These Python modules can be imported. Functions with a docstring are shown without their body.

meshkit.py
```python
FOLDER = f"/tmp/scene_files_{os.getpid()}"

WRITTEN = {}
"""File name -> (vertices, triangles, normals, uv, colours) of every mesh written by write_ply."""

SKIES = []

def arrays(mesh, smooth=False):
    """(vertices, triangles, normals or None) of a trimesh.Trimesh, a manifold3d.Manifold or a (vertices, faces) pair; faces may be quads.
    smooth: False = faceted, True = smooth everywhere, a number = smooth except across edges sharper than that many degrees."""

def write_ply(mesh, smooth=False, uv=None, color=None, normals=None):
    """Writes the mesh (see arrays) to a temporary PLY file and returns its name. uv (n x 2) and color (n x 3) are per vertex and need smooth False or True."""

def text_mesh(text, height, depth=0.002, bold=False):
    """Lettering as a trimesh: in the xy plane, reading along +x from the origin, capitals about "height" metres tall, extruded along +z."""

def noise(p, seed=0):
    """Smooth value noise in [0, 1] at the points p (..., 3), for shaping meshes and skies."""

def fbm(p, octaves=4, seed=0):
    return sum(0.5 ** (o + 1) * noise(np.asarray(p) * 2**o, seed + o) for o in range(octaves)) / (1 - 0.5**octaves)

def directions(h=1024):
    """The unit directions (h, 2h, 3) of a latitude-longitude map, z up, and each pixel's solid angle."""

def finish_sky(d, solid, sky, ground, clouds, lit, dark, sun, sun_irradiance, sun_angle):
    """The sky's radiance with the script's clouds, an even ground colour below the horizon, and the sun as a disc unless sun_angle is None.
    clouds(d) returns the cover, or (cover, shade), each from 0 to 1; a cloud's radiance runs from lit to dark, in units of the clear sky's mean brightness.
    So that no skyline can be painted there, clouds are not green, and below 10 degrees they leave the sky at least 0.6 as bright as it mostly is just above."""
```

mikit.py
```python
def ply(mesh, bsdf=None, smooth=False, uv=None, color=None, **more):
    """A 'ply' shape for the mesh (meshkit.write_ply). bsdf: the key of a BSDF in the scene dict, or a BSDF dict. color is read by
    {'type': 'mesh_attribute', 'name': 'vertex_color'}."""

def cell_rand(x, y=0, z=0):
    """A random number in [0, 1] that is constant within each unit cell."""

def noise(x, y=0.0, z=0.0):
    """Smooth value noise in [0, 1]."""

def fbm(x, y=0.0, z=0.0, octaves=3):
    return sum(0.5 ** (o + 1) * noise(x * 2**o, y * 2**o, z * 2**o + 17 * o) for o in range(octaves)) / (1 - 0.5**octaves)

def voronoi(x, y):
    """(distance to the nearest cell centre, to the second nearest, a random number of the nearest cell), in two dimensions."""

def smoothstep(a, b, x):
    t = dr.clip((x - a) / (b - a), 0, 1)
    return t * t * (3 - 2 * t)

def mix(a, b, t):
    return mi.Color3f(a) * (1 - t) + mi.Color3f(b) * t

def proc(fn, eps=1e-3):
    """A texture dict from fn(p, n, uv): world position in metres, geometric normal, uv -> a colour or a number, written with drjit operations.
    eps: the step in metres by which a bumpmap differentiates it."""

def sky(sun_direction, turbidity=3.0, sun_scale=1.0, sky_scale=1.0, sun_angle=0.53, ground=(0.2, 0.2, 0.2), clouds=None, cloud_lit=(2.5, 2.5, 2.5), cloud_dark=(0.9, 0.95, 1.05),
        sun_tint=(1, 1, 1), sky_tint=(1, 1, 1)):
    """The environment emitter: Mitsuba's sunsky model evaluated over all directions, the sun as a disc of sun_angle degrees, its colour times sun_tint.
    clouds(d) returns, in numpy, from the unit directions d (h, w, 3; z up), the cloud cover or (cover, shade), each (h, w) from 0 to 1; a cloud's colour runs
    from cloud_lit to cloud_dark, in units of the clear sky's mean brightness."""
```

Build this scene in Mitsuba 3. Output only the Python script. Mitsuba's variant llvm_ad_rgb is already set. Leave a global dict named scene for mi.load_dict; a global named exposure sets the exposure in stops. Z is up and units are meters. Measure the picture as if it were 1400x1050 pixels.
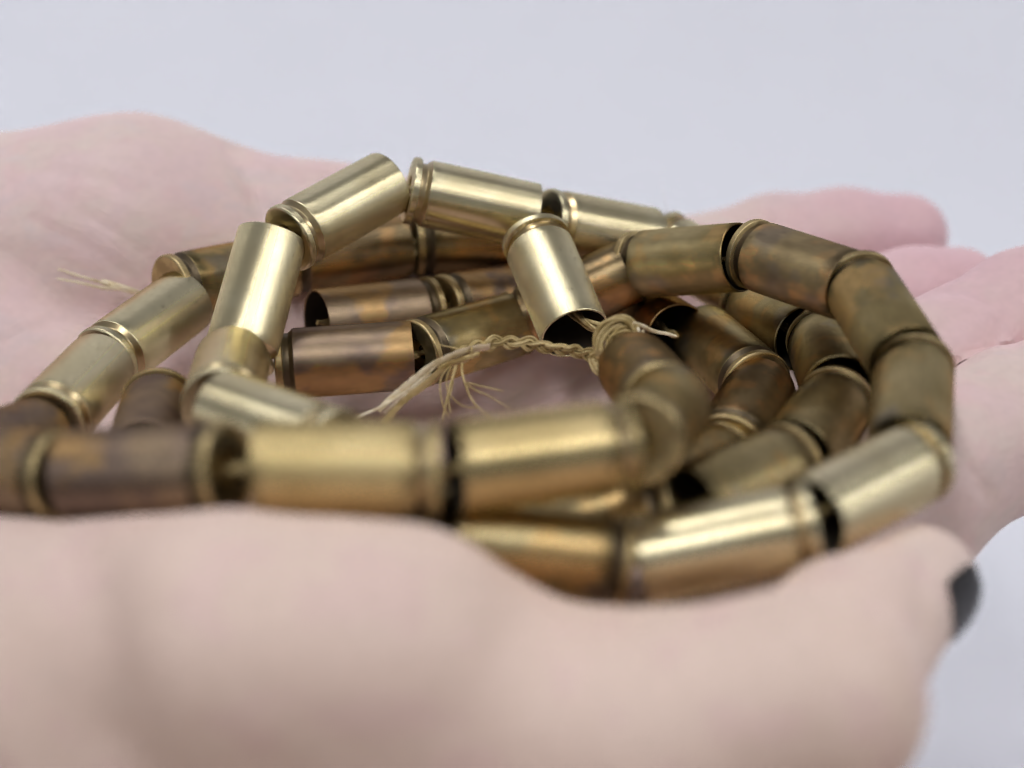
import math
import numpy as np, drjit as dr, trimesh, mitsuba as mi, mikit
from mikit import proc, noise, fbm, smoothstep, mix
T = mi.ScalarTransform4f
scene, labels = {}, {}
MM = 0.001

# ---------------------------------------------------------------- camera
CAM = np.array([0.0, -0.200, 0.225])
PITCH = math.radians(26.0)
aim = CAM + np.array([0, math.cos(PITCH), -math.sin(PITCH)])
scene['camera'] = {'type': 'thinlens', 'fov': 33.0, 'aperture_radius': 0.0034, 'focus_distance': 0.240,
                   'near_clip': 0.02, 'far_clip': 20.0,
                   'to_world': T().look_at(origin=CAM.tolist(), target=aim.tolist(), up=[0, 0, 1])}

# ---------------------------------------------------------------- light and exposure
exposure = 0.36
scene['room_light'] = {'type': 'constant', 'radiance': {'type': 'rgb', 'value': [0.19, 0.193, 0.21]}}


def lamp(key, at, to, w, h, radiance, label):
    """A rectangular lamp: a glowing diffuser in a shallow white housing."""
    m = T().look_at(origin=list(at), target=list(to), up=[0, 1, 0.02])
    scene[key + '__diffuser'] = {'type': 'rectangle', 'to_world': m @ T().scale([w / 2, h / 2, 1]), 'bsdf': {'type': 'ref', 'id': 'lamp_white'},
                                 'emitter': {'type': 'area', 'radiance': {'type': 'rgb', 'value': radiance}}}
    b = trimesh.creation.box([w + 0.03, h + 0.03, 0.05])
    b.apply_translation([0, 0, -0.03])
    b.apply_transform(np.array(m.matrix, float))
    scene[key + '__housing'] = mikit.ply(b, 'lamp_white')
    labels[key] = {'label': label, 'category': 'lamp'}


scene['lamp_white'] = {'type': 'twosided', 'bsdf': {'type': 'diffuse', 'reflectance': {'type': 'rgb', 'value': [0.7, 0.7, 0.7]}}}
lamp('ceiling_lamp', (-0.46, -1.10, 1.65), (-0.46, -1.10, 0.0), 0.22, 0.90, [17.5, 17.5, 17.8], 'long white ceiling lamp behind the viewer, on the left')
lamp('ceiling_lamp_001', (-0.46, 0.30, 1.65), (-0.46, 0.30, 0.0), 0.16, 0.70, [17.5, 17.5, 17.8], 'white ceiling lamp straight above the hand, on the left')
lamp('ceiling_lamp_002', (1.45, -0.75, 1.65), (1.45, -0.75, 0.0), 0.22, 1.30, [17.5, 17.5, 17.8], 'long white ceiling lamp behind the viewer, on the right')

# ---------------------------------------------------------------- materials
C3 = mi.Color3f


def two(d):
    return {'type': 'twosided', 'bsdf': d}


def skin_colour(p, n, uv):
    x, y, z = p.x * 1000, p.y * 1000, p.z * 1000
    a = fbm(x * 0.055, y * 0.055, z * 0.055, 3)
    b = fbm(x * 0.16 + 9, y * 0.16, z * 0.16, 3)
    c = fbm(x * 0.9, y * 0.9 + 4, z * 0.9, 2)
    base = mix(C3(0.63, 0.49, 0.435), C3(0.635, 0.465, 0.43), smoothstep(0.35, 0.68, a))
    base = mix(base, C3(0.62, 0.52, 0.48), smoothstep(0.45, 0.7, b) * 0.4)
    ball = smoothstep(-25, -60, y)                                   # the ball of the thumb is more sallow
    base = mix(base, C3(0.68, 0.52, 0.435), ball * 0.85)
    palm = smoothstep(-40, 10, y)                                    # and the hollow of the palm rosier
    base = mix(base, C3(0.63, 0.465, 0.475), palm * smoothstep(0.3, 0.7, 1 - b) * 0.55)
    base = mix(base, C3(0.63, 0.42, 0.415), smoothstep(0.56, 0.70, fbm(x * 0.21 + 40, y * 0.21, z * 0.21, 3)) * 0.28)
    base = mix(base, C3(0.50, 0.445, 0.46), smoothstep(0.58, 0.72, fbm(x * 0.13 - 20, y * 0.2, z * 0.2 + 8, 3)) * 0.22 * palm)
    tips = smoothstep(38, 66, x) * smoothstep(0, 50, y)            # the finger tips are pinker than the palm
    base = mix(base, C3(0.62, 0.385, 0.42), tips * 0.7)
    return base * (0.95 + 0.1 * c)


def skin_bump(p, n, uv):
    x, y, z = p.x * 1000, p.y * 1000, p.z * 1000
    w = fbm(x * 0.35, y * 0.35, z * 0.35, 2) * 6
    ridges = 0.5 + 0.5 * dr.sin((x * 0.55 - y * 0.85 + w) * 6.2)
    return 0.45 * ridges + 0.8 * fbm(x * 1.7, y * 1.7, z * 1.7, 3)


scene['skin'] = {'type': 'bumpmap', 'arbitrary': proc(skin_bump, 1e-4), 'scale': 9e-5,
                 'bsdf': two({'type': 'principled', 'base_color': proc(skin_colour), 'roughness': 0.52, 'specular': 0.4, 'sheen': 0.15})}
scene['nail_polish'] = two({'type': 'principled', 'base_color': {'type': 'rgb', 'value': [0.012, 0.010, 0.009]}, 'roughness': 0.42, 'specular': 0.25})


def bright_colour(p, n, uv):
    x, y, z = p.x * 1000, p.y * 1000, p.z * 1000
    a = fbm(x * 0.16, y * 0.16, z * 0.16, 3)
    lines = noise(uv.x * 240, 3.0, 1.0)
    base = mix(C3(0.80, 0.705, 0.445), C3(0.71, 0.61, 0.365), smoothstep(0.4, 0.7, a))
    specks = smoothstep(0.70, 0.78, stain(p, 1.6, 15))
    return base * (0.93 + 0.09 * lines) * (1 - 0.45 * specks) * (1 - 0.35 * (1 - ends(uv, p)))


def turned(p, n, uv):
    return noise(uv.x * 130, 0.5, 2.0) + 0.5 * noise(uv.x * 330, 0.2, 1.0)


def stain(p, f, s):
    x, y, z = p.x * 1000, p.y * 1000, p.z * 1000
    return fbm(x * f + s, y * f, z * f - s, 4)


def ends(uv, p):
    """Grime that gathers beside the groove and at the mouth, unevenly."""
    k = smoothstep(0.24, 0.14, uv.x) + smoothstep(0.86, 0.95, uv.x)
    return 1 - 0.55 * k * smoothstep(0.3, 0.62, stain(p, 0.35, 41))


def olive_colour(p, n, uv):
    a, b, c = stain(p, 0.13, 0), stain(p, 0.24, 31), stain(p, 1.0, 7)
    base = mix(C3(0.46, 0.365, 0.185), C3(0.32, 0.245, 0.11), smoothstep(0.36, 0.64, a))
    base = mix(base, C3(0.58, 0.375, 0.15), smoothstep(0.48, 0.62, b) * 0.75)
    base = mix(base, C3(0.27, 0.25, 0.215), smoothstep(0.56, 0.72, stain(p, 0.2, 77)) * 0.5)
    return base * (0.78 + 0.44 * c) * ends(uv, p)


def brown_colour(p, n, uv):
    a, b, c = stain(p, 0.13, 50), stain(p, 0.26, 11), stain(p, 1.0, 3)
    base = mix(C3(0.385, 0.29, 0.15), C3(0.255, 0.185, 0.10), smoothstep(0.36, 0.64, a))
    base = mix(base, C3(0.56, 0.335, 0.145), smoothstep(0.47, 0.61, b) * 0.8)
    base = mix(base, C3(0.20, 0.165, 0.15), smoothstep(0.55, 0.72, stain(p, 0.2, 91)) * 0.5)
    return base * (0.78 + 0.44 * c) * ends(uv, p)


def violet_colour(p, n, uv):
    a, b, c = stain(p, 0.16, 50), stain(p, 0.15, 18), stain(p, 1.0, 3)
    base = mix(C3(0.33, 0.24, 0.155), C3(0.22, 0.16, 0.125), smoothstep(0.36, 0.64, a))
    base = mix(base, C3(0.47, 0.29, 0.12), smoothstep(0.52, 0.64, b) * 0.85)
    return base * (0.8 + 0.4 * c)


def gold_colour(p, n, uv):
    a, b = stain(p, 0.14, 5), stain(p, 0.5, 17)
    base = mix(C3(0.72, 0.56, 0.27), C3(0.60, 0.46, 0.21), smoothstep(0.4, 0.65, a))
    return base * (0.88 + 0.22 * b) * ends(uv, p)


def worn_colour(p, n, uv):
    return mix(C3(0.56, 0.43, 0.215), C3(0.36, 0.27, 0.13), smoothstep(0.4, 0.65, stain(p, 0.4, 61)))


def dull_bump(p, n, uv):
    return fbm(p.x * 5200, p.y * 5200, p.z * 5200, 2) + 0.6 * noise(uv.x * 160, 0.5, 2.0)


def brass(key, colour, along, around, bump, height):
    # turned metal scatters light along the case and keeps it narrow around it
    scene[key] = {'type': 'bumpmap', 'arbitrary': proc(bump, 3e-5), 'scale': height,
                  'bsdf': two({'type': 'roughconductor', 'material': 'none', 'distribution': 'ggx', 'specular_reflectance': proc(colour), 'alpha_u': along, 'alpha_v': around})}


brass('bright_brass', bright_colour, 0.30, 0.03, turned, 1.6e-6)
brass('olive_brass', olive_colour, 0.31, 0.085, dull_bump, 3.2e-6)
brass('brown_brass', brown_colour, 0.31, 0.085, dull_bump, 3.2e-6)
brass('violet_brass', violet_colour, 0.36, 0.16, dull_bump, 5e-6)
brass('golden_brass', gold_colour, 0.36, 0.045, dull_bump, 2.5e-6)
brass('matt_golden_brass', gold_colour, 0.40, 0.27, dull_bump, 4e-6)
brass('worn_brass', worn_colour, 0.30, 0.14, dull_bump, 4e-6)
scene['inner_dark'] = two({'type': 'principled', 'base_color': {'type': 'rgb', 'value': [0.045, 0.036, 0.026]}, 'metallic': 0.4, 'roughness': 0.5})  # very dark, partly metallic colour for the inside of every case
scene['groove_bright'] = two({'type': 'principled', 'base_color': {'type': 'rgb', 'value': [0.46, 0.36, 0.20]}, 'metallic': 1.0, 'roughness': 0.3})
scene['groove_dull_shaded'] = two({'type': 'principled', 'base_color': {'type': 'rgb', 'value': [0.10, 0.075, 0.045]}, 'metallic': 0.9, 'roughness': 0.42})  # shadow inside the groove is put into this darker colour


def straw_colour(p, n, uv):
    a = stain(p, 0.8, 2)
    b = stain(p, 5.0, 12)
    return mix(C3(0.36, 0.265, 0.105), C3(0.50, 0.385, 0.18), smoothstep(0.35, 0.65, a)) * (0.7 + 0.6 * b)


def pale_straw_colour(p, n, uv):
    return mix(C3(0.72, 0.63, 0.45), C3(0.57, 0.46, 0.27), smoothstep(0.4, 0.7, stain(p, 0.9, 9))) * (0.8 + 0.4 * stain(p, 5.0, 3))


scene['straw'] = two({'type': 'principled', 'base_color': proc(straw_colour), 'roughness': 0.55, 'specular': 0.35})
scene['pale_straw'] = two({'type': 'principled', 'base_color': proc(pale_straw_colour), 'roughness': 0.5, 'specular': 0.4})
scene['white_hair'] = two({'type': 'principled', 'base_color': {'type': 'rgb', 'value': [0.8, 0.8, 0.82]}, 'roughness': 0.4})


def paper_colour(p, n, uv):
    a = fbm(p.x * 6, p.y * 6, p.z * 6, 3)
    b = fbm(p.x * 45, p.y * 45, p.z * 45, 3)
    return C3(0.755, 0.76, 0.81) * (0.955 + 0.05 * a + 0.03 * b)


def paper_bump(p, n, uv):
    return fbm(p.x * 14, p.y * 9, p.z * 14, 3)


scene['paper'] = {'type': 'bumpmap', 'arbitrary': proc(paper_bump, 2e-3), 'scale': 0.004, 'bsdf': two({'type': 'diffuse', 'reflectance': proc(paper_colour)})}

# ---------------------------------------------------------------- setting: a white sheet that sweeps up behind, and an added desk below
prof = [(-0.02, 0.0), (0.25, 0.0)] + [(0.25 + 0.9 * math.sin(a), 0.9 - 0.9 * math.cos(a)) for a in np.linspace(0.05, math.pi / 2, 28)] + [(1.15, 1.5)]
prof = np.array(prof)
v = np.array([[x, y, z] for x in (-1.6, 1.6) for y, z in prof])
k = len(prof)
f = np.array([[i, i + k, i + k + 1, i + 1] for i in range(k - 1)])
scene['backdrop'] = mikit.ply((v, f), 'paper', smooth=True)
labels['backdrop'] = {'kind': 'structure'}
scene['bounce_desk_wood'] = two({'type': 'principled', 'base_color': {'type': 'rgb', 'value': [0.20, 0.115, 0.06]}, 'roughness': 0.5})
desk = trimesh.creation.box([3.2, 2.6, 0.03])
desk.apply_translation([0, 0.35, -0.019])
scene['added_tabletop'] = mikit.ply(desk, 'bounce_desk_wood')  # unseen wooden desk, added for a darker, warmer bounce on the hand
labels['added_tabletop'] = {'kind': 'structure'}

# ---------------------------------------------------------------- the casings, in millimetres: centre of the head face, centre of the mouth
CASES = {
    'A': ((-31.42, 26.33, 137.14), (-18.32, 39.86, 140.61), 'bright_brass', 'bright tilted casing at upper left of the top coil, mouth raised against the horizontal one'),
    'B': ((-15.22, 40.20, 139.49), (3.24, 42.13, 134.71), 'bright_brass', 'bright horizontal casing at the top of the heap, its rim to the left'),
    'C': ((4.96, 42.99, 133.60), (21.38, 50.88, 127.71), 'bright_brass', 'bright casing at the back, between the horizontal one and the protruding rim'),
    'D': ((23.18, 51.91, 127.28), (36.80, 39.29, 122.63), 'bright_brass', 'mostly hidden bright casing at the back, only its rim showing above the brown casing'),
    'E': ((3.27, 34.44, 134.27), (8.70, 17.79, 126.53), 'bright_brass', 'bright upright casing leaning beside the knot, its dark mouth facing down'),
    'F': ((0.14, 34.66, 120.41), (17.39, 35.39, 128.70), 'brown_brass', 'dark brown casing just right of the upright bright one, partly behind it'),
    'G': ((17.70, 36.06, 129.34), (31.91, 24.62, 135.14), 'olive_brass', 'dark stained casing lying level right of the upright one'),
    'H': ((33.40, 25.77, 135.29), (44.76, 10.42, 136.65), 'brown_brass', 'coppery brown casing sloping down right at the top of the right coil'),
    'I': ((45.61, 11.03, 137.01), (48.52, -7.73, 134.51), 'olive_brass', 'olive casing with an orange stain at the top right turn of the coil'),
    'J': ((49.58, -7.21, 133.57), (45.31, -25.76, 131.56), 'olive_brass', 'large blurred olive casing at the far right edge of the heap'),
    'K': ((46.60, -26.31, 130.72), (32.14, -38.85, 130.30), 'bright_brass', 'bright casing at the right front, its rim towards the fingers'),
    'L': ((32.44, -39.50, 129.94), (13.74, -40.60, 125.98), 'bright_brass', 'bright casing lying lowest at the front, above the thumb'),
    'M': ((12.24, -40.19, 125.87), (-6.57, -41.61, 129.18), 'olive_brass', 'dull olive casing left of the lowest bright one, half sunk behind the thumb'),
    'MX': ((-6.26, -40.16, 129.53), (-19.98, -26.91, 131.12), 'brown_brass', 'unseen casing added to darken the gap between the two golden front casings'),  # hidden link of the chain, added to darken the front gap
    'X': ((-19.87, -27.67, 132.43), (-34.51, -15.36, 131.54), 'bright_brass', 'pale bright casing at left running down behind the front row'),
    'V': ((-35.01, -13.95, 131.04), (-36.63, 4.94, 128.30), 'bright_brass', 'short looking bright casing under the upright one at the left, its rim towards the viewer'),
    'U': ((-37.29, 12.22, 124.53), (-33.43, 25.48, 137.81), 'bright_brass', 'bright upright casing at the left with twin white streaks'),
    'N0': ((13.43, -36.62, 138.53), (18.61, -18.76, 133.93), 'olive_brass', 'blurred olive brown casing at the bend right of the golden front casings'),
    'Z': ((17.93, -17.48, 133.40), (15.84, 1.10, 129.22), 'brown_brass', 'small looking brown casing directly below the knot'),
    'N1': ((12.53, -37.91, 138.86), (-5.94, -42.95, 138.72), 'golden_brass', 'blurred golden casing with a bright streak at the front centre'),
    'N2': ((-7.47, -43.16, 138.75), (-26.60, -44.16, 139.36), 'matt_golden_brass', 'blurred golden casing second from the right in the front row, nearest the viewer'),
    'N3': ((-29.00, -43.96, 139.10), (-46.85, -38.17, 135.28), 'violet_brass', 'blurred brown and violet stained casing at the left of the front row'),
    'N4': ((-47.93, -36.94, 134.52), (-64.18, -27.70, 130.35), 'violet_brass', 'blurred brown casing cut by the left edge of the photo in the front row'),
    'N5': ((-64.00, -26.07, 129.61), (-59.51, -8.24, 124.26), 'violet_brass', 'pinkish brown casing at the far left turn of the coil'),
    'O1': ((-58.78, -6.57, 124.86), (-56.02, 12.36, 124.08), 'bright_brass', 'bright casing at the far left, the lower of two sloping up right'),
    'O2': ((-55.86, 14.02, 124.07), (-47.58, 31.22, 125.59), 'bright_brass', 'bright casing at the left, the upper of two sloping up right'),
    'O0': ((-49.82, 31.96, 127.29), (-35.94, 45.04, 125.51), 'olive_brass', 'dull casing behind the left upright bright one, its rim by the loose straw fibre'),
    'Q1': ((-34.50, 45.82, 125.42), (-16.64, 52.71, 125.82), 'brown_brass', 'brown casing lying under the tilted bright one at the upper left'),
    'Q2': ((-15.40, 53.61, 125.72), (3.28, 57.78, 125.11), 'brown_brass', 'dark brown casing in the shade under the horizontal bright one'),
    'Y': ((-32.96, 17.88, 121.73), (-13.90, 20.08, 122.19), 'violet_brass', 'big dull brown casing lying level in the middle of the hollow at left'),
    'P': ((-13.76, 20.69, 121.97), (-0.06, 34.00, 120.58), 'olive_brass', 'brown casing with a glinting patch behind the straw plait'),
    'R2': ((-11.96, 40.17, 120.55), (-28.51, 30.73, 122.45), 'violet_brass', 'mottled dark casing in the shade above the big dull brown one'),
    'R3': ((-10.61, 39.68, 121.00), (4.86, 50.79, 118.99), 'violet_brass', 'shaded brown casing deep in the heap just left of the leaning upright one'),
    'S1': ((18.92, 45.76, 118.31), (24.08, 27.62, 121.64), 'brown_brass', 'dark casing with its open mouth facing right beside the knot'),
    'S2': ((33.64, 12.17, 121.22), (27.97, 30.44, 120.45), 'olive_brass', 'dark casing with a soft sheen right of the open dark mouth'),
    'S3': ((27.37, -5.81, 120.80), (34.01, 12.15, 120.61), 'brown_brass', 'taupe casing in the hollow at right, below the dark one with a soft sheen'),
    'S4': ((27.09, -5.71, 119.68), (17.57, -22.00, 122.93), 'olive_brass', 'small visible yellowish casing end low in the hollow right of the bend'),
    'T1': ((35.48, 38.71, 121.81), (41.25, 20.65, 124.46), 'olive_brass', 'dark casing under the coppery brown one at the upper right'),
    'T2': ((43.26, 20.66, 124.55), (42.58, 1.56, 125.81), 'olive_brass', 'dark olive casing at the right below the stained olive turn, lit crescent at its end'),
    'T3': ((42.18, 0.43, 124.82), (33.82, -16.77, 125.91), 'olive_brass', 'blurred olive casing in the inner right coil, third from the back'),
    'T4': ((33.28, -18.39, 126.04), (19.60, -31.72, 127.39), 'olive_brass', 'blurred ochre casing just behind the two bright front right ones'),
    'W': ((18.78, -30.57, 126.90), (0.89, -29.30, 120.19), 'olive_brass', 'yellowish casing glimpsed behind the dull olive front casing'),
    'AA': ((-46.30, 2.94, 123.35), (-44.41, -16.00, 125.42), 'violet_brass', 'dark casing low at the left between the bright casings and the front row'),
}
N = 96


def lathe(runs):
    """runs: lists of (radius, distance from the head face) in mm; edges between runs stay sharp. Returns mesh and uv, axis along +z, seam at -y."""
    vs, fs, uvs, at = [], [], [], 0
    ang = np.linspace(0, 2 * np.pi, N + 1) - np.pi / 2
    for run in runs:
        run = np.asarray(run, float)
        r, t = run[:, 0], run[:, 1]
        vs.append(np.stack([np.outer(r, np.cos(ang)), np.outer(r, np.sin(ang)), np.outer(t, np.ones(N + 1))], -1).reshape(-1, 3))
        uvs.append(np.stack(np.broadcast_arrays((t / 20)[:, None], np.linspace(0, 1, N + 1)[None]), -1).reshape(-1, 2))
        i, j = np.meshgrid(np.arange(len(run) - 1), np.arange(N), indexing='ij')
        q = at + np.stack([i * (N + 1) + j, i * (N + 1) + j + 1, (i + 1) * (N + 1) + j + 1, (i + 1) * (N + 1) + j], -1).reshape(-1, 4)
        fs.append(np.vstack([q[:, [0, 1, 2]], q[:, [0, 2, 3]]]))
        at += len(run) * (N + 1)
    return np.vstack(vs) * MM, np.vstack(fs), np.vstack(uvs)


def round_edge(r0, t0, r1, t1, n=4):
    """a quarter round from (r0, t0) to (r1, t1)"""
    a = np.linspace(0, np.pi / 2, n)
    return [(r0 + (r1 - r0) * math.sin(x), t1 + (t0 - t1) * math.cos(x)) for x in a]


rim_runs = [[(1.0, 2.4), (1.0, 1.7)], [(1.0, 1.7), (2.2, 1.7)], [(2.2, 1.7), (2.2, 0.12)], [(2.2, 0.12), (2.35, 0.0), (4.55, 0.0)] + round_edge(4.62, 0.0, 4.96, 0.28),
            [(4.96, 0.28), (4.965, 0.6), (4.96, 1.0)], [(4.96, 1.0), (4.86, 1.12), (4.35, 1.16)]]
groove_runs = [[(4.35, 1.16), (4.28, 1.24), (4.28, 1.95), (4.33, 2.03)], [(4.33, 2.03), (4.86, 2.62)]]
wall_runs = [[(4.86, 2.62), (4.935, 2.75), (4.94, 4.0), (4.93, 8.0), (4.90, 13.0), (4.87, 18.6), (4.865, 19.02)],
             [(4.865, 19.02), (4.83, 19.12), (4.76, 19.15), (4.62, 19.14), (4.575, 19.05)]]
inner_runs = [[(4.575, 19.05), (4.55, 12.0), (4.45, 6.0), (3.9, 3.4), (2.6, 2.6), (1.0, 2.4)]]


PARTS = {}


def part_shape(name, runs, bsdf):
    if (name, bsdf) not in PARTS:
        v, f, uv = lathe(runs)
        PARTS[name, bsdf] = mikit.ply((v, f[:, ::-1]), bsdf, smooth=True, uv=uv)
    return PARTS[name, bsdf]


def frame(p, q):
    """to_world of a casing from its head p to its mouth q (mm); the seam points down."""
    p, q = np.array(p, float) * MM, np.array(q, float) * MM
    z = (q - p) / np.linalg.norm(q - p)
    y = np.array([0, 0.3, 1.0]) - z * np.dot([0, 0.3, 1.0], z)
    y /= np.linalg.norm(y)
    x = np.cross(y, z)
    m = np.eye(4)
    m[:3, 0], m[:3, 1], m[:3, 2], m[:3, 3] = x, y, z, p
    return m


GROOVES = {'violet_brass': 'groove_dull_shaded', 'matt_golden_brass': 'groove_bright', 'bright_brass': 'groove_bright', 'golden_brass': 'groove_bright', 'olive_brass': 'groove_dull_shaded', 'brown_brass': 'groove_dull_shaded'}
KEY = {}
for number, (name, (p, q, metal, label)) in enumerate(CASES.items()):
    key = 'cartridge_casing' + ('_%03d' % number if number else '')
    KEY[name] = key
    m = frame(p, q)
    for part, runs, mat in (('case_wall', wall_runs, metal), ('extraction_groove', groove_runs, GROOVES[metal]), ('rim', rim_runs, 'worn_brass' if metal in ('violet_brass', 'brown_brass', 'olive_brass') else metal), ('inner_wall', inner_runs, 'inner_dark')):
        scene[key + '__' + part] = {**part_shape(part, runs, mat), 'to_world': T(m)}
    labels[key] = {'label': label, 'category': 'cartridge casing', 'group': 'brass casings threaded on the cord'}

# ---------------------------------------------------------------- the cord of plant fibre
rng = np.random.default_rng(7)


def spline(pts, n):
    """Catmull-Rom through the points."""
    p = np.asarray(pts, float)
    p = np.vstack([2 * p[0] - p[1], p, 2 * p[-1] - p[-2]])
    t = np.linspace(0, len(p) - 3 - 1e-9, n)
    i = t.astype(int)
    u = (t - i)[:, None]
    a, b, c, d = p[i], p[i + 1], p[i + 2], p[i + 3]
    return 0.5 * (2 * b + (c - a) * u + (2 * a - 5 * b + 4 * c - d) * u**2 + (3 * b - a - 3 * c + d) * u**3)


def frames(c):
    t = np.gradient(c, axis=0)
    t /= np.linalg.norm(t, axis=1, keepdims=True) + 1e-12
    a = np.zeros_like(c)
    ref = np.array([0.1, -0.6, 0.8])
    for i in range(len(c)):
        ref = ref - t[i] * (ref @ t[i])
        ref /= np.linalg.norm(ref) + 1e-12
        a[i] = ref
    return t, a, np.cross(t, a)


def tube(c, r, flat=1.0, sides=7, twist=0.0):
    """A closed tube along c (mm) with radii r; flat squashes it along its second axis."""
    c = np.asarray(c, float)
    t, a, b = frames(c)
    r = np.broadcast_to(r, (len(c),))[:, None, None]
    ang = np.arange(sides) * 2 * np.pi / sides
    tw = np.linspace(0, twist, len(c))[:, None]
    a, b = a * np.cos(tw) + b * np.sin(tw), b * np.cos(tw) - a * np.sin(tw)
    v = c[:, None] + r * (np.cos(ang)[None, :, None] * a[:, None] + flat * np.sin(ang)[None, :, None] * b[:, None])
    n = len(c)
    i, j = np.meshgrid(np.arange(n - 1), np.arange(sides), indexing='ij')
    q = np.stack([i * sides + j, i * sides + (j + 1) % sides, (i + 1) * sides + (j + 1) % sides, (i + 1) * sides + j], -1).reshape(-1, 4)
    f = np.vstack([q[:, [0, 1, 2]], q[:, [0, 2, 3]]])
    caps = [[0, (j + 1) % sides, j] for j in range(1, sides - 1)] + [[(n - 1) * sides, (n - 1) * sides + j, (n - 1) * sides + (j + 1) % sides] for j in range(1, sides - 1)]
    return trimesh.Trimesh(v.reshape(-1, 3) * MM, np.vstack([f, caps]), process=False)


def bundle(c, count, spread, r, turns, seed, flat=0.8):
    """Fibres laid side by side along c, twisting together."""
    g = np.random.default_rng(seed)
    t, a, b = frames(c)
    s = np.linspace(0, 1, len(c))
    out = []
    for k in range(count):
        rho = spread * (0 if k == 0 and count > 4 else math.sqrt(g.uniform(0.35, 1)))
        th = 2 * np.pi * (k / max(count - 1, 1)) + turns * 2 * np.pi * s + 0.5 * np.sin(s * g.uniform(3, 9) + g.uniform(0, 6))
        w = rho * (1 + 0.25 * np.sin(s * g.uniform(5, 12) + g.uniform(0, 6)))
        out.append(tube(c + (w * np.cos(th))[:, None] * a + (w * np.sin(th))[:, None] * b, r * g.uniform(0.8, 1.25) * (0.85 + 0.3 * g.random(len(c)).cumsum() / (np.arange(len(c)) + 1)), flat, 6, g.uniform(-4, 4)))
    return trimesh.util.concatenate(out)


def cord_part(name, mesh, mat='straw', label=None):
    key = name
    n = 0
    while key in scene:
        n += 1
        key = '%s_%03d' % (name, n)
    scene[key] = mikit.ply(mesh, mat, smooth=60)
    if label:
        labels[key] = {'label': label}
    return key


labels['plaited_cord'] = {'label': 'plaited straw cord knotted between the casings, its end fraying into loose strands', 'category': 'cord'}

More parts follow.
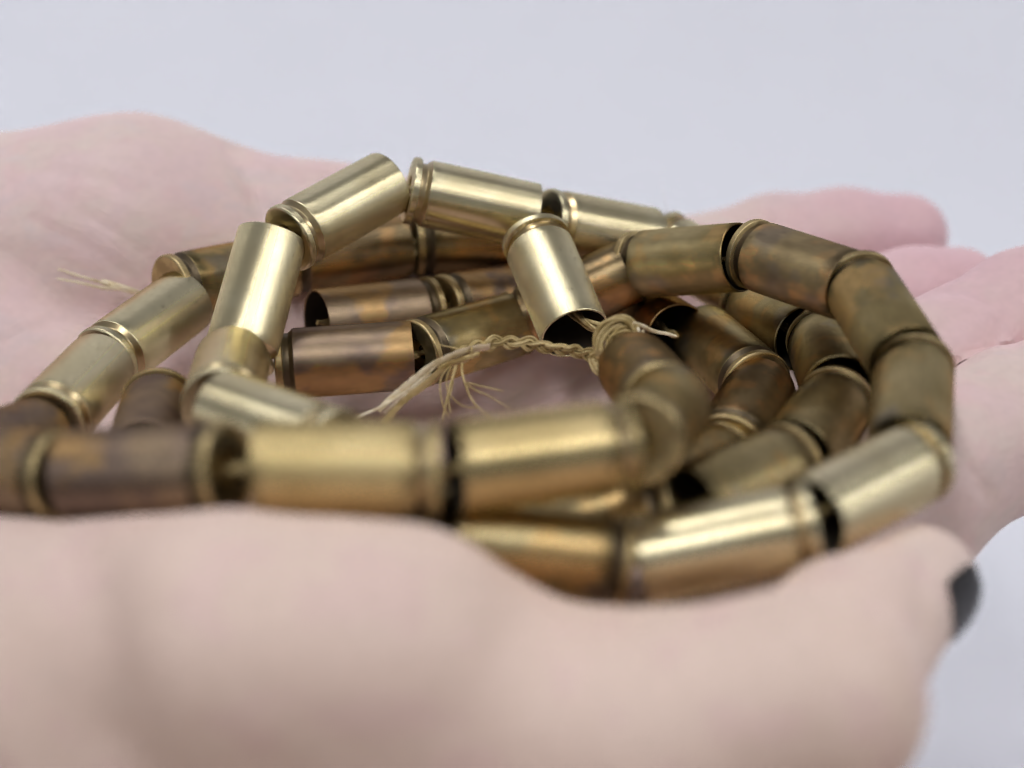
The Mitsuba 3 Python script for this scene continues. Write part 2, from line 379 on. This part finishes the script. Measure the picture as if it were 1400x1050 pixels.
# the plait that lies across the hollow: three strands over and under
axis = spline([(12.2, 7.2, 127.5), (10.4, 9.2, 127.1), (8.1, 10.5, 127.3), (5.1, 10.7, 127.8), (1.8, 10.9, 128.2), (-1.6, 11.0, 128.3), (-4.7, 9.8, 128.1), (-6.6, 9.3, 127.2)], 150)
t, a, b = frames(axis)
s = np.linspace(0, 2 * np.pi * 3.3, len(axis))
for k in range(3):
    ph = s + k * 2 * np.pi / 3
    wob = 1 + 0.25 * np.sin(s * 0.7 + 2.1 * k) + 0.15 * np.sin(s * 2.3 + k)
    path = axis + (0.66 * wob * np.sin(ph + 0.3 * np.sin(s * 0.6)))[:, None] * a + (0.36 * wob * np.sin(2 * ph))[:, None] * b
    cord_part('plaited_cord__strand', bundle(path, 6, 0.36, 0.165, 0.9, 20 + k))
# the knot
E_IN, Z_IN = (8.4, 22.8, 127.4), (16.0, -2.1, 129.0)
loops = [
    [E_IN, (10.1, 17.6, 128.3), (11.8, 12.7, 129.7), (13.8, 9.8, 130.6), (15.7, 9.1, 131.2)],
    [(12.2, 7.2, 127.5), (11.3, 6.9, 129.1), (11.6, 7.7, 130.7), (12.9, 8.4, 132.2), (14.7, 8.7, 132.8), (16.1, 8.7, 131.7), (16.3, 7.6, 130.5), Z_IN],
    [(12.5, 6.0, 127.2), (12.8, 6.2, 128.9), (13.5, 7.0, 130.5), (14.7, 8.0, 131.4), (15.7, 8.8, 130.7), (16.0, 7.3, 129.8), Z_IN],
    [(11.8, 7.0, 127.0), (10.8, 8.1, 127.1), (11.2, 6.7, 126.4), (12.4, 5.5, 126.2), (13.5, 6.0, 127.2), (14.0, 6.8, 129.0), (13.1, 7.6, 130.5), (12.3, 9.8, 130.6)],
]
for i, l in enumerate(loops):
    cord_part('plaited_cord__knot_loop', bundle(spline(l, 60), 6, 0.62, 0.26, 0.8, 40 + i))
for pts in ([(16.6, 8.2, 131.7), (16.8, 7.3, 131.1), (16.8, 6.3, 130.1)], [(17.3, 8.0, 131.4), (17.1, 7.1, 130.7), (17.0, 6.3, 130.1)]):
    cord_part('plaited_cord__clipped_end', tube(spline(pts, 12), 0.21), 'pale_straw', 'short white clipped fibre end beside the knot')
cord_part('plaited_cord__loose_strand', bundle(spline([(15.8, 8.4, 132.2), (17.4, 9.2, 131.5), (19.6, 11.7, 129.7), (22.3, 14.1, 128.0)], 30), 2, 0.25, 0.22, 0.4, 61), 'pale_straw', 'pale loose strand reaching into the dark casing mouth')

# frayed end
def fray(pts, r0, r1, flat=0.7, mat='straw', twist=0.0, n=40, label=None):
    c = spline(pts, n)
    g = np.random.default_rng(int(abs(c.sum()) * 10) % 9999)
    c = c + 0.05 * np.cumsum(g.normal(0, 0.3, c.shape), 0) * 0.5
    r = np.linspace(r0, r1, n) * (0.85 + 0.3 * g.random(n))
    return cord_part('plaited_cord__frayed_strand', tube(c, r, flat, 7, twist), mat, label)


fray([(-3.1, 9.8, 128.2), (-5.8, 8.7, 128.3), (-8.7, 7.3, 127.7), (-11.1, 5.8, 126.9), (-13.4, 4.1, 125.6), (-15.8, 2.3, 124.2), (-17.3, 0.7, 123.3)], 0.85, 0.35, 0.35, 'pale_straw', 1.0, label='broad white frayed strand')
fray([(-9.7, 7.0, 127.0), (-13.4, 3.7, 124.9), (-17.1, 0.9, 123.6), (-19.5, -0.5, 123.1), (-22.0, -2.7, 123.0)], 0.24, 0.12, 0.7, 'pale_straw', 2.0, label='long thin strand at the tip of the white one')
fray([(-10.7, 6.4, 125.7), (-13.4, 3.6, 124.7), (-15.5, 2.0, 123.6), (-16.6, 0.6, 123.1)], 0.22, 0.10, 0.7, 'pale_straw')
fray([(-5.8, 8.2, 127.2), (-8.5, 6.9, 126.8), (-11.6, 4.8, 124.9), (-14.2, 3.1, 123.5), (-16.8, 0.9, 121.4)], 0.75, 0.5, 0.22, 'straw', 0.8, label='flat beige frayed strand below the white one')
fray([(-4.4, 8.5, 127.8), (-6.6, 7.7, 127.3), (-8.5, 7.0, 127.0), (-9.7, 6.8, 126.5)], 0.5, 0.4)
fray([(-8.3, 6.9, 126.8), (-9.3, 5.3, 125.9), (-9.4, 3.7, 124.9), (-9.0, 2.0, 123.6), (-8.2, 0.4, 122.5)], 0.17, 0.12)
fray([(-7.4, 6.9, 126.8), (-8.1, 4.9, 125.1), (-8.6, 3.1, 123.5), (-9.0, 0.1, 122.1)], 0.30, 0.16)
fray([(-7.6, 6.8, 126.6), (-7.9, 4.7, 124.6), (-8.3, 3.1, 123.5), (-8.0, 0.5, 122.9)], 0.22, 0.12)
fray([(-8.1, 6.8, 126.6), (-8.6, 5.3, 125.8), (-8.3, 3.6, 124.5), (-6.5, 1.9, 123.4), (-4.4, 1.7, 123.1)], 0.14, 0.10)
fray([(-6.6, 7.0, 127.1), (-6.6, 5.6, 126.4), (-6.0, 3.8, 125.1), (-5.0, 2.1, 123.8), (-2.7, 0.3, 122.3)], 0.26, 0.15)
fray([(-6.0, 4.1, 125.6), (-5.0, 4.0, 125.4), (-3.1, 3.8, 125.0), (-1.2, 3.6, 124.6)], 0.15, 0.11)
fray([(-6.0, 4.0, 125.4), (-4.6, 3.6, 124.7), (-2.7, 2.4, 124.4), (-0.4, 1.8, 123.2)], 0.15, 0.10)
fray([(-6.8, 8.7, 128.3), (-8.4, 8.9, 128.6), (-9.7, 9.0, 128.9)], 0.16, 0.08)
fray([(-5.3, 9.5, 128.8), (-5.3, 8.1, 128.6), (-5.2, 7.8, 127.4)], 0.16, 0.16)
# the cord that runs on inside the casings
for run in (['E'], ['Z', 'N0', 'N1', 'N2', 'N3', 'N4', 'N5', 'O1', 'O2', 'O0', 'Q1', 'Q2'], ['X', 'V', 'U', 'A', 'B', 'C', 'D', 'T1', 'T2', 'T3', 'T4', 'W'], ['Y', 'P', 'F', 'G', 'H', 'I', 'J', 'K', 'L', 'M', 'MX'],
            ['R2', 'R3'], ['AA'], ['S1', 'S2', 'S3', 'S4']):
    pts = []
    for nm in run:
        p, q = np.array(CASES[nm][0], float), np.array(CASES[nm][1], float)
        if pts and np.linalg.norm(q - pts[-1]) < np.linalg.norm(p - pts[-1]):
            p, q = q, p
        elif not pts and len(run) > 1:
            nxt = np.mean([CASES[run[1]][0], CASES[run[1]][1]], axis=0)
            if np.linalg.norm(p - nxt) < np.linalg.norm(q - nxt):
                p, q = q, p
        pts += [p, (p + q) / 2, q] if nm != 'E' else [p, (2 * p + q) / 3, (p + q) / 2]
    cord_part('plaited_cord__inner_cord', bundle(spline(pts, 24 * len(run)), 3, 0.3, 0.34, 3 * len(run), 80 + len(run)))

# a second loose end at the far left, lying on the palm, and a hair that stands up behind
def ribbon(key, strands, mat, label, cat):
    for i, (pts, r0, r1, flat) in enumerate(strands):
        scene[key + '__fibre' + ('_%03d' % i if i else '')] = mikit.ply(tube(spline(pts, 40), np.linspace(r0, r1, 40), flat, 7, 1.0), mat, smooth=60)
    labels[key] = {'label': label, 'category': cat}


ribbon('loose_fibre', [([(-52.5, 35.6, 124.0), (-55.5, 36.9, 124.5), (-59.0, 38.3, 125.0), (-61.4, 39.5, 125.2)], 0.7, 0.5, 0.4),
                       ([(-60.1, 38.4, 125.2), (-63.0, 39.7, 125.5), (-66.0, 40.9, 125.9), (-68.5, 42.2, 126.2)], 0.3, 0.14, 0.7),
                       ([(-58.4, 38.1, 124.6), (-61.1, 38.2, 124.8), (-64.7, 39.4, 125.1), (-68.4, 40.6, 125.3)], 0.38, 0.14, 0.6)],
       'pale_straw', 'thin pale straw fibre lying on the palm at the left, split at its end', 'fibre')
scene['white_thread'] = mikit.ply(tube(spline([(24.3, 56.2, 129.9), (24.2, 56.9, 131.3), (23.9, 58.6, 132.4), (23.4, 60.2, 133.5)], 20), np.linspace(0.13, 0.05, 20), 1, 6), 'white_hair', smooth=True)
labels['white_thread'] = {'label': 'fine white thread sticking up from the bright casings at the back', 'category': 'thread'}

# ---------------------------------------------------------------- the hand: one surface from a distance field, in millimetres
def cone(P, a, ra, b, rb):
    a, b = np.array(a, float), np.array(b, float)
    ab = b - a
    t = np.clip(((P - a) @ ab) / (ab @ ab), 0, 1)
    return np.linalg.norm(P - a - t[:, None] * ab, axis=1) - (ra + (rb - ra) * t)


def smin(a, b, k):
    h = np.maximum(k - np.abs(a - b), 0) / k
    return np.minimum(a, b) - h * h * k * 0.25


def smax(a, b, k):
    return -smin(-a, -b, k)


PALM = [  # a, radius, b, radius
    ((-330, -10, 40), 30, (-118, -2, 92), 22), ((-330, 12, 44), 29, (-118, 24, 98), 21),
    ((-120, -6, 92), 22, (-80, -10, 95), 18), ((-120, 22, 98), 21, (-85, 42, 104), 19),
    ((-100, -15, 90), 17, (14, -22, 96), 13), ((-100, 3, 86), 18, (18, 3, 93), 13), ((-100, 20, 88), 18, (16, 28, 95), 12.5), ((-95, 40, 100), 17, (10, 52, 104), 12),
    ((-118, 58, 118), 20, (-62, 64, 121.4), 19.2), ((-62, 64, 121.4), 19.2, (-28, 66, 116), 15.5), ((-28, 66, 116), 15.5, (20, 66, 112), 11),
    ((-100, -24, 98), 23, (-34, -48, 111.5), 22.3),
    ((-27.5, -58.7, 127.0), 13, (-11.5, -58.8, 126.7), 12.2),
    ((-20, -35, 101), 15, (25, -36, 104), 12), ((25, -36, 104), 11, (46, -8, 108), 10),
]
FINGERS = [
    [((14, -22, 101), 13), ((52.6, -2.3, 114.8), 11), ((69.9, 9.7, 116.6), 10.5), ((89.5, 22.2, 119.5), 9), ((99.4, 27.2, 120.6), 8)],
    [((18, 3, 99), 13), ((49.8, 19.5, 116.2), 9.5), ((76.4, 36.4, 121.2), 9), ((94.6, 46.7, 124.1), 8.3), ((102.1, 49.6, 125.4), 7.6)],
    [((16, 28, 100), 12.5), ((49.1, 46.9, 115.4), 9), ((64.9, 56.5, 114.4), 8.4), ((72.6, 60.7, 114.0), 7.9)],
    [((20, 66, 112), 11), ((45.1, 76.4, 116.4), 8.2), ((56.7, 78.9, 117.0), 7.7), ((68.3, 80.9, 116.5), 7.3)],
    [((-34, -48, 111.5), 22), ((11.5, -62.7, 118.8), 12), ((29.1, -63.2, 124.5), 10.8)],
]
THUMB_TIP = [((29.1, -63.1, 124.8), 9.8), ((35.0, -49.8, 122.3), 8.0), ((44.9, -38.1, 121.3), 6.6)]
CREASES = [  # points on the skin, depth and width of the fold in millimetres
    ([(-44.9, 65.0, 138.0), (-41.7, 59.5, 136.0), (-39.8, 56.0, 133.6), (-38.2, 53.3, 131.0)], 1.3, 1.9),
    ([(59.4, 30.2, 127.0), (63.2, 29.7, 128.1), (66.8, 26.9, 127.9), (69.7, 24.1, 125.5), (67.4, 8.8, 127.8)], 0.5, 1.7),
    ([(-47.5, 67.2, 139.0), (-44.4, 65.9, 137.7), (-41.1, 62.0, 136.3)], 0.6, 1.5),
    ([(-72.9, 45.4, 132.9), (-67.2, 43.7, 131.0), (-61.7, 42.5, 127.9), (-58.1, 42.4, 124.7)], 0.35, 0.9),
    ([(-65.1, 45.6, 134.0), (-59.5, 44.2, 131.3), (-55.4, 43.8, 127.7)], 0.3, 0.9),
    ([(-71.6, 51.9, 138.6), (-63.3, 49.9, 138.4), (-56.6, 48.6, 136.2)], 0.3, 1.3),
    ([(43.7, 74.1, 125.3), (44.0, 70.3, 123.6), (44.1, 67.9, 121.1)], 0.8, 1.3),
    ([(-43.9, -53.1, 135.6), (-39.8, -63.8, 135.4), (-38.0, -68.9, 131.5), (-37.9, -70.7, 125.5)], 0.9, 4.0),
    ([(44.6, -41.6, 128.0), (42.4, -49.1, 128.4), (41.7, -55.1, 126.8)], 0.6, 1.8),
    ([(-76.6, 42.6, 128.9), (-71.6, 41.0, 125.2), (-66.9, 39.9, 120.9)], 0.6, 1.2),
    ([(-75.2, 32.0, 118.5), (-72.1, 35.6, 119.2), (-67.9, 38.5, 119.1)], 0.3, 1.2),
    ([(55.2, -9.9, 123.7), (57.0, -11.3, 121.3), (59.5, -11.6, 117.9)], 0.5, 1.2),
]


def casing_distance(P):
    d = np.full(len(P), 99.0)
    for p, q, _, _ in CASES.values():
        p, q = np.array(p), np.array(q)
        ax = (q - p) / np.linalg.norm(q - p)
        near = np.nonzero(np.linalg.norm(P - (p + q) / 2, axis=1) < 18)[0]
        w = P[near] - p
        t = w @ ax
        r = np.linalg.norm(w - t[:, None] * ax, axis=1) - 5.02
        e = np.maximum(-t, t - 19.15) - 1.6          # the skin does not rise into the narrow gaps between casings
        dd = np.where((r > 0) & (e > 0), np.hypot(np.maximum(r, 0), np.maximum(e, 0)), np.maximum(r, e))
        d[near] = np.minimum(d[near], dd)
    return d


def hand_distance(P):
    palm = None
    for a, ra, b, rb in PALM:
        d = cone(P, a, ra, b, rb)
        palm = d if palm is None else smin(palm, d, 7.0)
    out = None
    for f in FINGERS + [THUMB_TIP]:
        d = None
        for (a, ra), (b, rb) in zip(f[:-1], f[1:]):
            e = cone(P, a, ra, b, rb)
            d = e if d is None else smin(d, e, 4.0)
        if f is THUMB_TIP:
            out = smin(out, d, 2.0)
        else:
            d = smin(palm, d, 8.0)
            out = d if out is None else smin(out, d, 1.2)
    return smax(out, -casing_distance(P), 1.6)


def surface_net(dist, gx, gy, gz, band=7.0):
    """Naive surface nets over a grid whose fine points are evaluated only near the surface."""
    cx, cy, cz = gx[::4], gy[::4], gz[::4]
    shape = (len(gx), len(gy), len(gz))
    C = np.stack(np.meshgrid(cx, cy, cz, indexing='ij'), -1)
    cd = dist(C.reshape(-1, 3)).reshape(C.shape[:3])
    up = cd[np.arange(shape[0]) // 4][:, np.arange(shape[1]) // 4][:, :, np.arange(shape[2]) // 4]
    wide = np.gradient(gx)[:, None, None] * 4
    D = up.copy()
    near = np.abs(up) < band + wide
    i = np.nonzero(near)
    D[i] = dist(np.stack([gx[i[0]], gy[i[1]], gz[i[2]]], 1))
    S = D < 0
    corners = [(a, b, c) for a in (0, 1) for b in (0, 1) for c in (0, 1)]
    cut = lambda A, o: A[o[0]:shape[0] - 1 + o[0], o[1]:shape[1] - 1 + o[1], o[2]:shape[2] - 1 + o[2]]
    cnt = sum(cut(S, o).astype(np.int8) for o in corners)
    cell = np.nonzero((cnt > 0) & (cnt < 8))
    ident = -np.ones(cnt.shape, int)
    ident[cell] = np.arange(len(cell[0]))
    acc, num = np.zeros((len(cell[0]), 3)), np.zeros(len(cell[0]))
    g = (gx, gy, gz)
    pos = lambda o: np.stack([g[k][cell[k] + o[k]] for k in range(3)], 1)
    for o in corners:
        for k in range(3):
            if o[k]:
                continue
            o2 = tuple(o[j] + (j == k) for j in range(3))
            d0, d1 = D[cell[0] + o[0], cell[1] + o[1], cell[2] + o[2]], D[cell[0] + o2[0], cell[1] + o2[1], cell[2] + o2[2]]
            x = (d0 < 0) != (d1 < 0)
            t = np.where(x, d0 / np.where(x, d0 - d1, 1), 0)[:, None]
            acc += np.where(x[:, None], pos(o) * (1 - t) + pos(o2) * t, 0)
            num += x
    V = acc / num[:, None]
    F = []
    for k in range(3):
        a, b = (k + 1) % 3, (k + 2) % 3
        lo = [slice(None)] * 3
        hi = [slice(None)] * 3
        lo[k], hi[k] = slice(0, -1), slice(1, None)
        e = np.nonzero(S[tuple(lo)] != S[tuple(hi)])
        e = [np.asarray(q) for q in e]
        ok = (e[a] > 0) & (e[b] > 0) & (e[a] < shape[a] - 1) & (e[b] < shape[b] - 1)
        e = [q[ok] for q in e]
        inside = S[tuple(e)]
        ids = []
        for da, db in ((-1, -1), (0, -1), (0, 0), (-1, 0)):
            q = [q.copy() for q in e]
            q[a] += da
            q[b] += db
            ids.append(ident[tuple(q)])
        quad = np.stack(ids, 1)
        quad[~inside] = quad[~inside][:, ::-1]
        F.append(quad)
    F = np.vstack(F)
    return V, np.vstack([F[:, [0, 1, 2]], F[:, [0, 2, 3]]])


def far_steps(a, b, first, grow):
    out, s = [a], first
    while (out[-1] > b) if b < a else (out[-1] < b):
        out.append(out[-1] + (s if b > a else -s))
        s *= grow
    return out[1:]


gx = np.array(far_steps(-75, -340, 1.2, 1.06)[::-1] + list(np.arange(-75, 89, 1.0)) + far_steps(88, 122, 1.2, 1.06))
gy = np.arange(-92, 96, 1.0)
gz = np.array(far_steps(96, 8, 1.3, 1.06)[::-1] + list(np.arange(96, 152, 1.0)))
V, Fc = surface_net(hand_distance, gx, gy, gz)
for _ in range(2):   # settle the points on the surface
    e = 0.3
    d0 = hand_distance(V)
    grad = np.stack([hand_distance(V + e * np.eye(3)[k]) - hand_distance(V - e * np.eye(3)[k]) for k in range(3)], 1) / (2 * e)
    V = V - np.clip(d0 / np.maximum((grad**2).sum(1), 0.2), -1, 1)[:, None] * grad
hand = trimesh.Trimesh(V, Fc, process=False)
trimesh.smoothing.filter_taubin(hand, iterations=4)
nrm = np.array(hand.vertex_normals)
V = np.array(hand.vertices)
for pts, depth, width in CREASES:
    c = spline(pts, 60)
    near = np.nonzero((np.abs(V[:, None] - c[None, ::10]).max(-1).min(1) < 12))[0]
    if len(near):
        d = np.linalg.norm(V[near][:, None] - c[None], axis=-1).min(1)
        V[near] -= nrm[near] * (depth * np.exp(-(d / width) ** 2))[:, None]
import meshkit
V += nrm * (0.5 * (meshkit.fbm(V * 0.09, 3, 3) - 0.5))[:, None]
scene['hand__palm_and_fingers'] = mikit.ply(trimesh.Trimesh(V * MM, Fc, process=False), 'skin', smooth=True)
labels['hand'] = {'label': 'pale open hand, palm up and fingers to the right, cradling the heap of brass casings', 'category': 'hand'}

# the nail of the bent thumb, a curved dark plate on the outer side of its tip
a0, b0 = np.array(THUMB_TIP[1][0]), np.array(THUMB_TIP[2][0])
ax = (b0 - a0) / np.linalg.norm(b0 - a0)
out = np.array([0.95, -0.27, 0.18])
out -= ax * (out @ ax)
out /= np.linalg.norm(out)
side = np.cross(ax, out)
L = np.linalg.norm(b0 - a0)
rows, nu, nv = [], 22, 22
for layer in (0, 1):
    for i in range(nv):
        s_ = 0.58 + 0.58 * i / (nv - 1)
        w = math.radians(29) * math.sqrt(max(0.0, 1 - (2 * (i / (nv - 1)) - 1) ** 6) + 0.02)
        for j in range(nu):
            phi = w * (2 * j / (nu - 1) - 1)
            r = 8.0 + (6.6 - 8.0) * np.clip(s_, 0, 1.0) - 6.0 * max(0, s_ - 0.95) ** 1.5 + (0.35 if layer == 0 else -0.35)
            rows.append(a0 + ax * L * s_ + r * (math.cos(phi) * out + math.sin(phi) * side))
rows = np.array(rows)
q = np.array([[i * nu + j, i * nu + j + 1, (i + 1) * nu + j + 1, (i + 1) * nu + j] for i in range(nv - 1) for j in range(nu - 1)])
n0 = nu * nv
edge = [i * nu for i in range(nv)] + [(nv - 1) * nu + j for j in range(1, nu)] + [i * nu + nu - 1 for i in range(nv - 2, -1, -1)] + [j for j in range(nu - 2, 0, -1)]
rimq = np.array([[edge[k], edge[(k + 1) % len(edge)], edge[(k + 1) % len(edge)] + n0, edge[k] + n0] for k in range(len(edge))])
nail = trimesh.Trimesh(rows * MM, np.vstack([trimesh.geometry.triangulate_quads(q), trimesh.geometry.triangulate_quads(q[:, ::-1] + n0), trimesh.geometry.triangulate_quads(rimq)]), process=False)
scene['hand__fingernail'] = mikit.ply(nail, 'nail_polish', smooth=40)
labels['hand__fingernail'] = {'label': 'dark painted thumb nail'}
